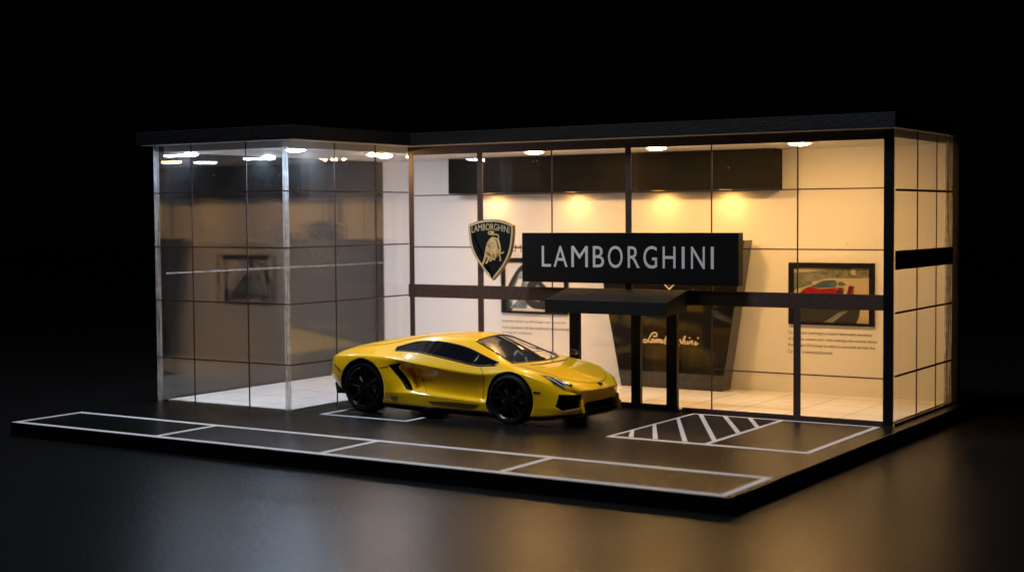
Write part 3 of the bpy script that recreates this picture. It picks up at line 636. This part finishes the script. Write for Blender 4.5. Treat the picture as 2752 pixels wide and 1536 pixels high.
for sd in (1, -1):
    up = lambda x, y, e=.006: (lambda p: p + Vector((.0, 0, e)) if p else Vector((x, sd * y, .55)))(top(x, sd * y))
    hl = patch('headlight', seg([(1.71, .785), (1.84, .70), (2.12, .56), (2.14, .61), (2.06, .715), (1.95, .79)]), up, CM['lens'], car)
    mb = MB()
    for pts in ([(1.82, .765), (1.95, .745), (2.03, .715), (2.06, .69)], [(1.90, .70), (1.99, .68), (2.06, .665), (2.10, .60)], [(2.0, .64), (2.06, .665)]):
        mb.tube([up(*p, .010) for p in crom(pts, 4)], .0075, 6)
    mb.build('lamp_strip', CM['chrome'], hl, smooth=True)
    mb = MB(); mb.tube([up(*p, .006) for p in seg([(1.71, .785), (1.84, .70), (2.12, .56), (2.14, .61), (2.06, .715), (1.95, .79)], 3)], .005, 6, closed=True)
    mb.build('lamp_rim', CM['paint'], hl, smooth=True)
    # wheels
    for x, z, r, wd in ((1.295, .36, .36, .27), (-1.38, .39, .39, .34)):
        w_ = bpy.data.objects.new('wheel', None); COL.objects.link(w_); w_.parent = car; w_.location = (x, sd * .955, z); w_.empty_display_size = .1
        s1 = sd; rr = r * .80
        mb = MB(); mb.lathe([(rr, 0), (rr + .02, s1 * .012), (r - .035, s1 * .008), (r - .008, -s1 * .02), (r, -s1 * .05), (r, -s1 * (wd - .04)), (r - .03, -s1 * wd), (rr, -s1 * wd)], 64, axis='y', closed=True)
        mb.build('tyre', CM['tyre'], w_, smooth=True)
        mb = MB(); mb.lathe([(rr + .004, -s1 * .002), (rr - .012, s1 * .008), (rr - .03, -s1 * .01), (rr - .04, -s1 * (wd - .05)), (rr, -s1 * (wd - .03))], 56, axis='y', closed=True)
        mb.lathe([(rr - .04, -s1 * .12), (.001, -s1 * .12)], 40, axis='y')
        for k in range(5):
            for da in (-.17, .17):
                a0 = math.radians(90 + 72 * k); a1 = a0 + da * 1.25
                p0 = Vector((math.cos(a0 + da * .5) * .07, -s1 * .022, math.sin(a0 + da * .5) * .07)); p1 = Vector((math.cos(a1) * (rr - .02), -s1 * .004, math.sin(a1) * (rr - .02)))
                d_ = (p1 - p0).normalized(); n_ = Vector((-d_.z, 0, d_.x)); yv = Vector((0, s1, 0))
                q = []
                for p, wd2 in ((p0, .016), (p1, .021)):
                    q += [p + n_ * wd2, p + yv * .010, p - n_ * wd2, p - yv * .05]
                q = [mb.bm.verts.new(v) for v in q]
                for i in range(4): mb.bm.faces.new((q[i], q[(i + 1) % 4], q[4 + (i + 1) % 4], q[4 + i]))
                mb.bm.faces.new(q[:4][::-1]); mb.bm.faces.new(q[4:])
        mb.lathe([(.085, -s1 * .05), (.08, -s1 * .012), (.045, -s1 * .006), (.001, -s1 * .004)], 24, axis='y')
        mb.build('rim', CM['rim'], w_, smooth=True)
        mb = MB(); mb.lathe([(.19, -s1 * .09), (.19, -s1 * .11)], 32, axis='y'); mb.build('brake_disc', CM['lens'], w_, smooth=True)
# painted shade on the side sill, marker slots, badge, wiper, splitter, diffuser, cabin
mb = MB()
for sd in (1, -1):
    def hs(x, z): p = hit(x, z, sd); return p + Vector((0, sd * .002, 0)) if p else Vector((x, sd * .95, z))
    lay(mb, [(-.82, .285), (-.76, .282), (-.70, .280)], hs, .010, n=3)
    lay(mb, [(1.70, .50), (1.76, .497), (1.80, .495)], hs, .008, n=3)
    lay(mb, [(-1.80, .62), (-1.88, .66), (-1.98, .70)], hs, .008, n=3)
islands(mb.build('marker_slot', CM['pit'], car), 'marker_slot')
for sd in (1, -1):
    def hs2(x, z): p = hit(x, z, sd); return p + Vector((0, sd * .003, 0)) if p else Vector((x, sd * .95, z))
    patch('sill_recess_shade', seg([(-.15, .255), (-.05, .215), (.60, .195), (.70, .205), (.80, .262), (.30, .27)]), hs2, mat('sill_shadow', (.10, .055, .002), .5), car)  # recess shade put into the colour of a raised dark yellow patch
p = front(0, .545) 
mb = MB(); b0 = top(2.22, 0); mb.lathe([(.045, -.01), (.045, .010), (.036, .013)], 20, c=(b0.x, b0.y, b0.z - .001)); mb.build('badge', CM['trim'], car, smooth=True)
mb = MB(); lay(mb, [(1.345, -.45), (1.40, -.2), (1.40, .1), (1.36, .5)], lambda x, y: (top(x, y) or Vector((x, y, .83))) + Vector((0, 0, .004)), .007)
lay(mb, [(1.36, .10), (1.22, .30), (1.10, .45)], lambda x, y: (top(x, y) or Vector((x, y, .9))) + Vector((0, 0, .010)), .005)
islands(mb.build('wiper', CM['trim'], car, smooth=True), 'wiper')
for sd in (1, -1):
    mb = MB()
    for a_ in ([(-.27, 1.10), (-.30, 1.02), (-.31, .945)], [(.60, .965), (.585, .90), (.58, .83)]):
        lay(mb, a_, lambda x, z: (hit(x, z, sd) or Vector((x, sd * .7, z))) + Vector((0, sd * .004, 0)), .010, n=3)
    islands(mb.build('window_divider', CM['lens'], car), 'window_divider')
mb = MB(); mb.prism([(2.0, -.85), (2.22, -.65), (2.28, -.45), (2.32, 0), (2.28, .45), (2.22, .65), (2.0, .85), (1.95, .5), (1.95, -.5)], 'z', .135, .158); mb.build('front_splitter', CM['trim'], car, bevel=.006)
for sd in (1, -1):
    mb = MB(); v0 = [(2.22, .455, .38), (2.25, .50, .38), (2.285, .50, .18), (2.26, .44, .18)]
    A = [mb.bm.verts.new((x, sd * y, z)) for x, y, z in v0]; B = [mb.bm.verts.new((x - .10, sd * y, z)) for x, y, z in v0]
    mb.bm.faces.new(A); mb.bm.faces.new(B[::-1])
    for k in range(4): mb.bm.faces.new((A[k], B[k], B[(k + 1) % 4], A[(k + 1) % 4]))
    mb.build('bumper_blade', CM['paint'], car, bevel=.008, smooth=True)
mb = MB(); mb.prism([(-.84, .42), (-.80, .24), (.80, .24), (.84, .42)], 'x', -2.05, -1.80); mb.build('rear_diffuser', CM['trim'], car, bevel=.03)
mb = MB(); mb.box(-.95, 1.25, -.66, .66, .20, .55); mb.prism([(1.0, .55), (1.28, .55), (1.30, .74), (1.02, .80)], 'y', -.60, .60)
mb.build('cabin_tub', CM['inside'], car, bevel=.02)
for sd in (1, -1):
    mb = MB(); mb.prism([(-.10, .56), (.45, .56), (.47, .64), (.02, .66), (-.22, 1.02), (-.34, 1.00)], 'y', sd * .12, sd * .56); mb.build('seat', CM['tan'], car, bevel=.03, smooth=True)
mb = MB(); mb.tube([(.88 + .04 * math.sin(t), .34 + .16 * math.cos(t), .80 + .15 * math.sin(t)) for t in [k * math.pi / 12 for k in range(24)]], .018, 6, closed=True)
mb.tube([(.88, .34, .80), (1.03, .34, .76)], .03, 6); mb.build('steering_wheel', CM['trim'], car, smooth=True)
for sd in (1,):
    mb = MB(); mb.prism([(1.12, .86), (1.22, .84), (1.24, .90), (1.14, .93)], 'y', .93, 1.05); mb.build('door_mirror', CM['trim'], car, bevel=.02, smooth=True)
fb.free(); bpy.data.meshes.remove(full)
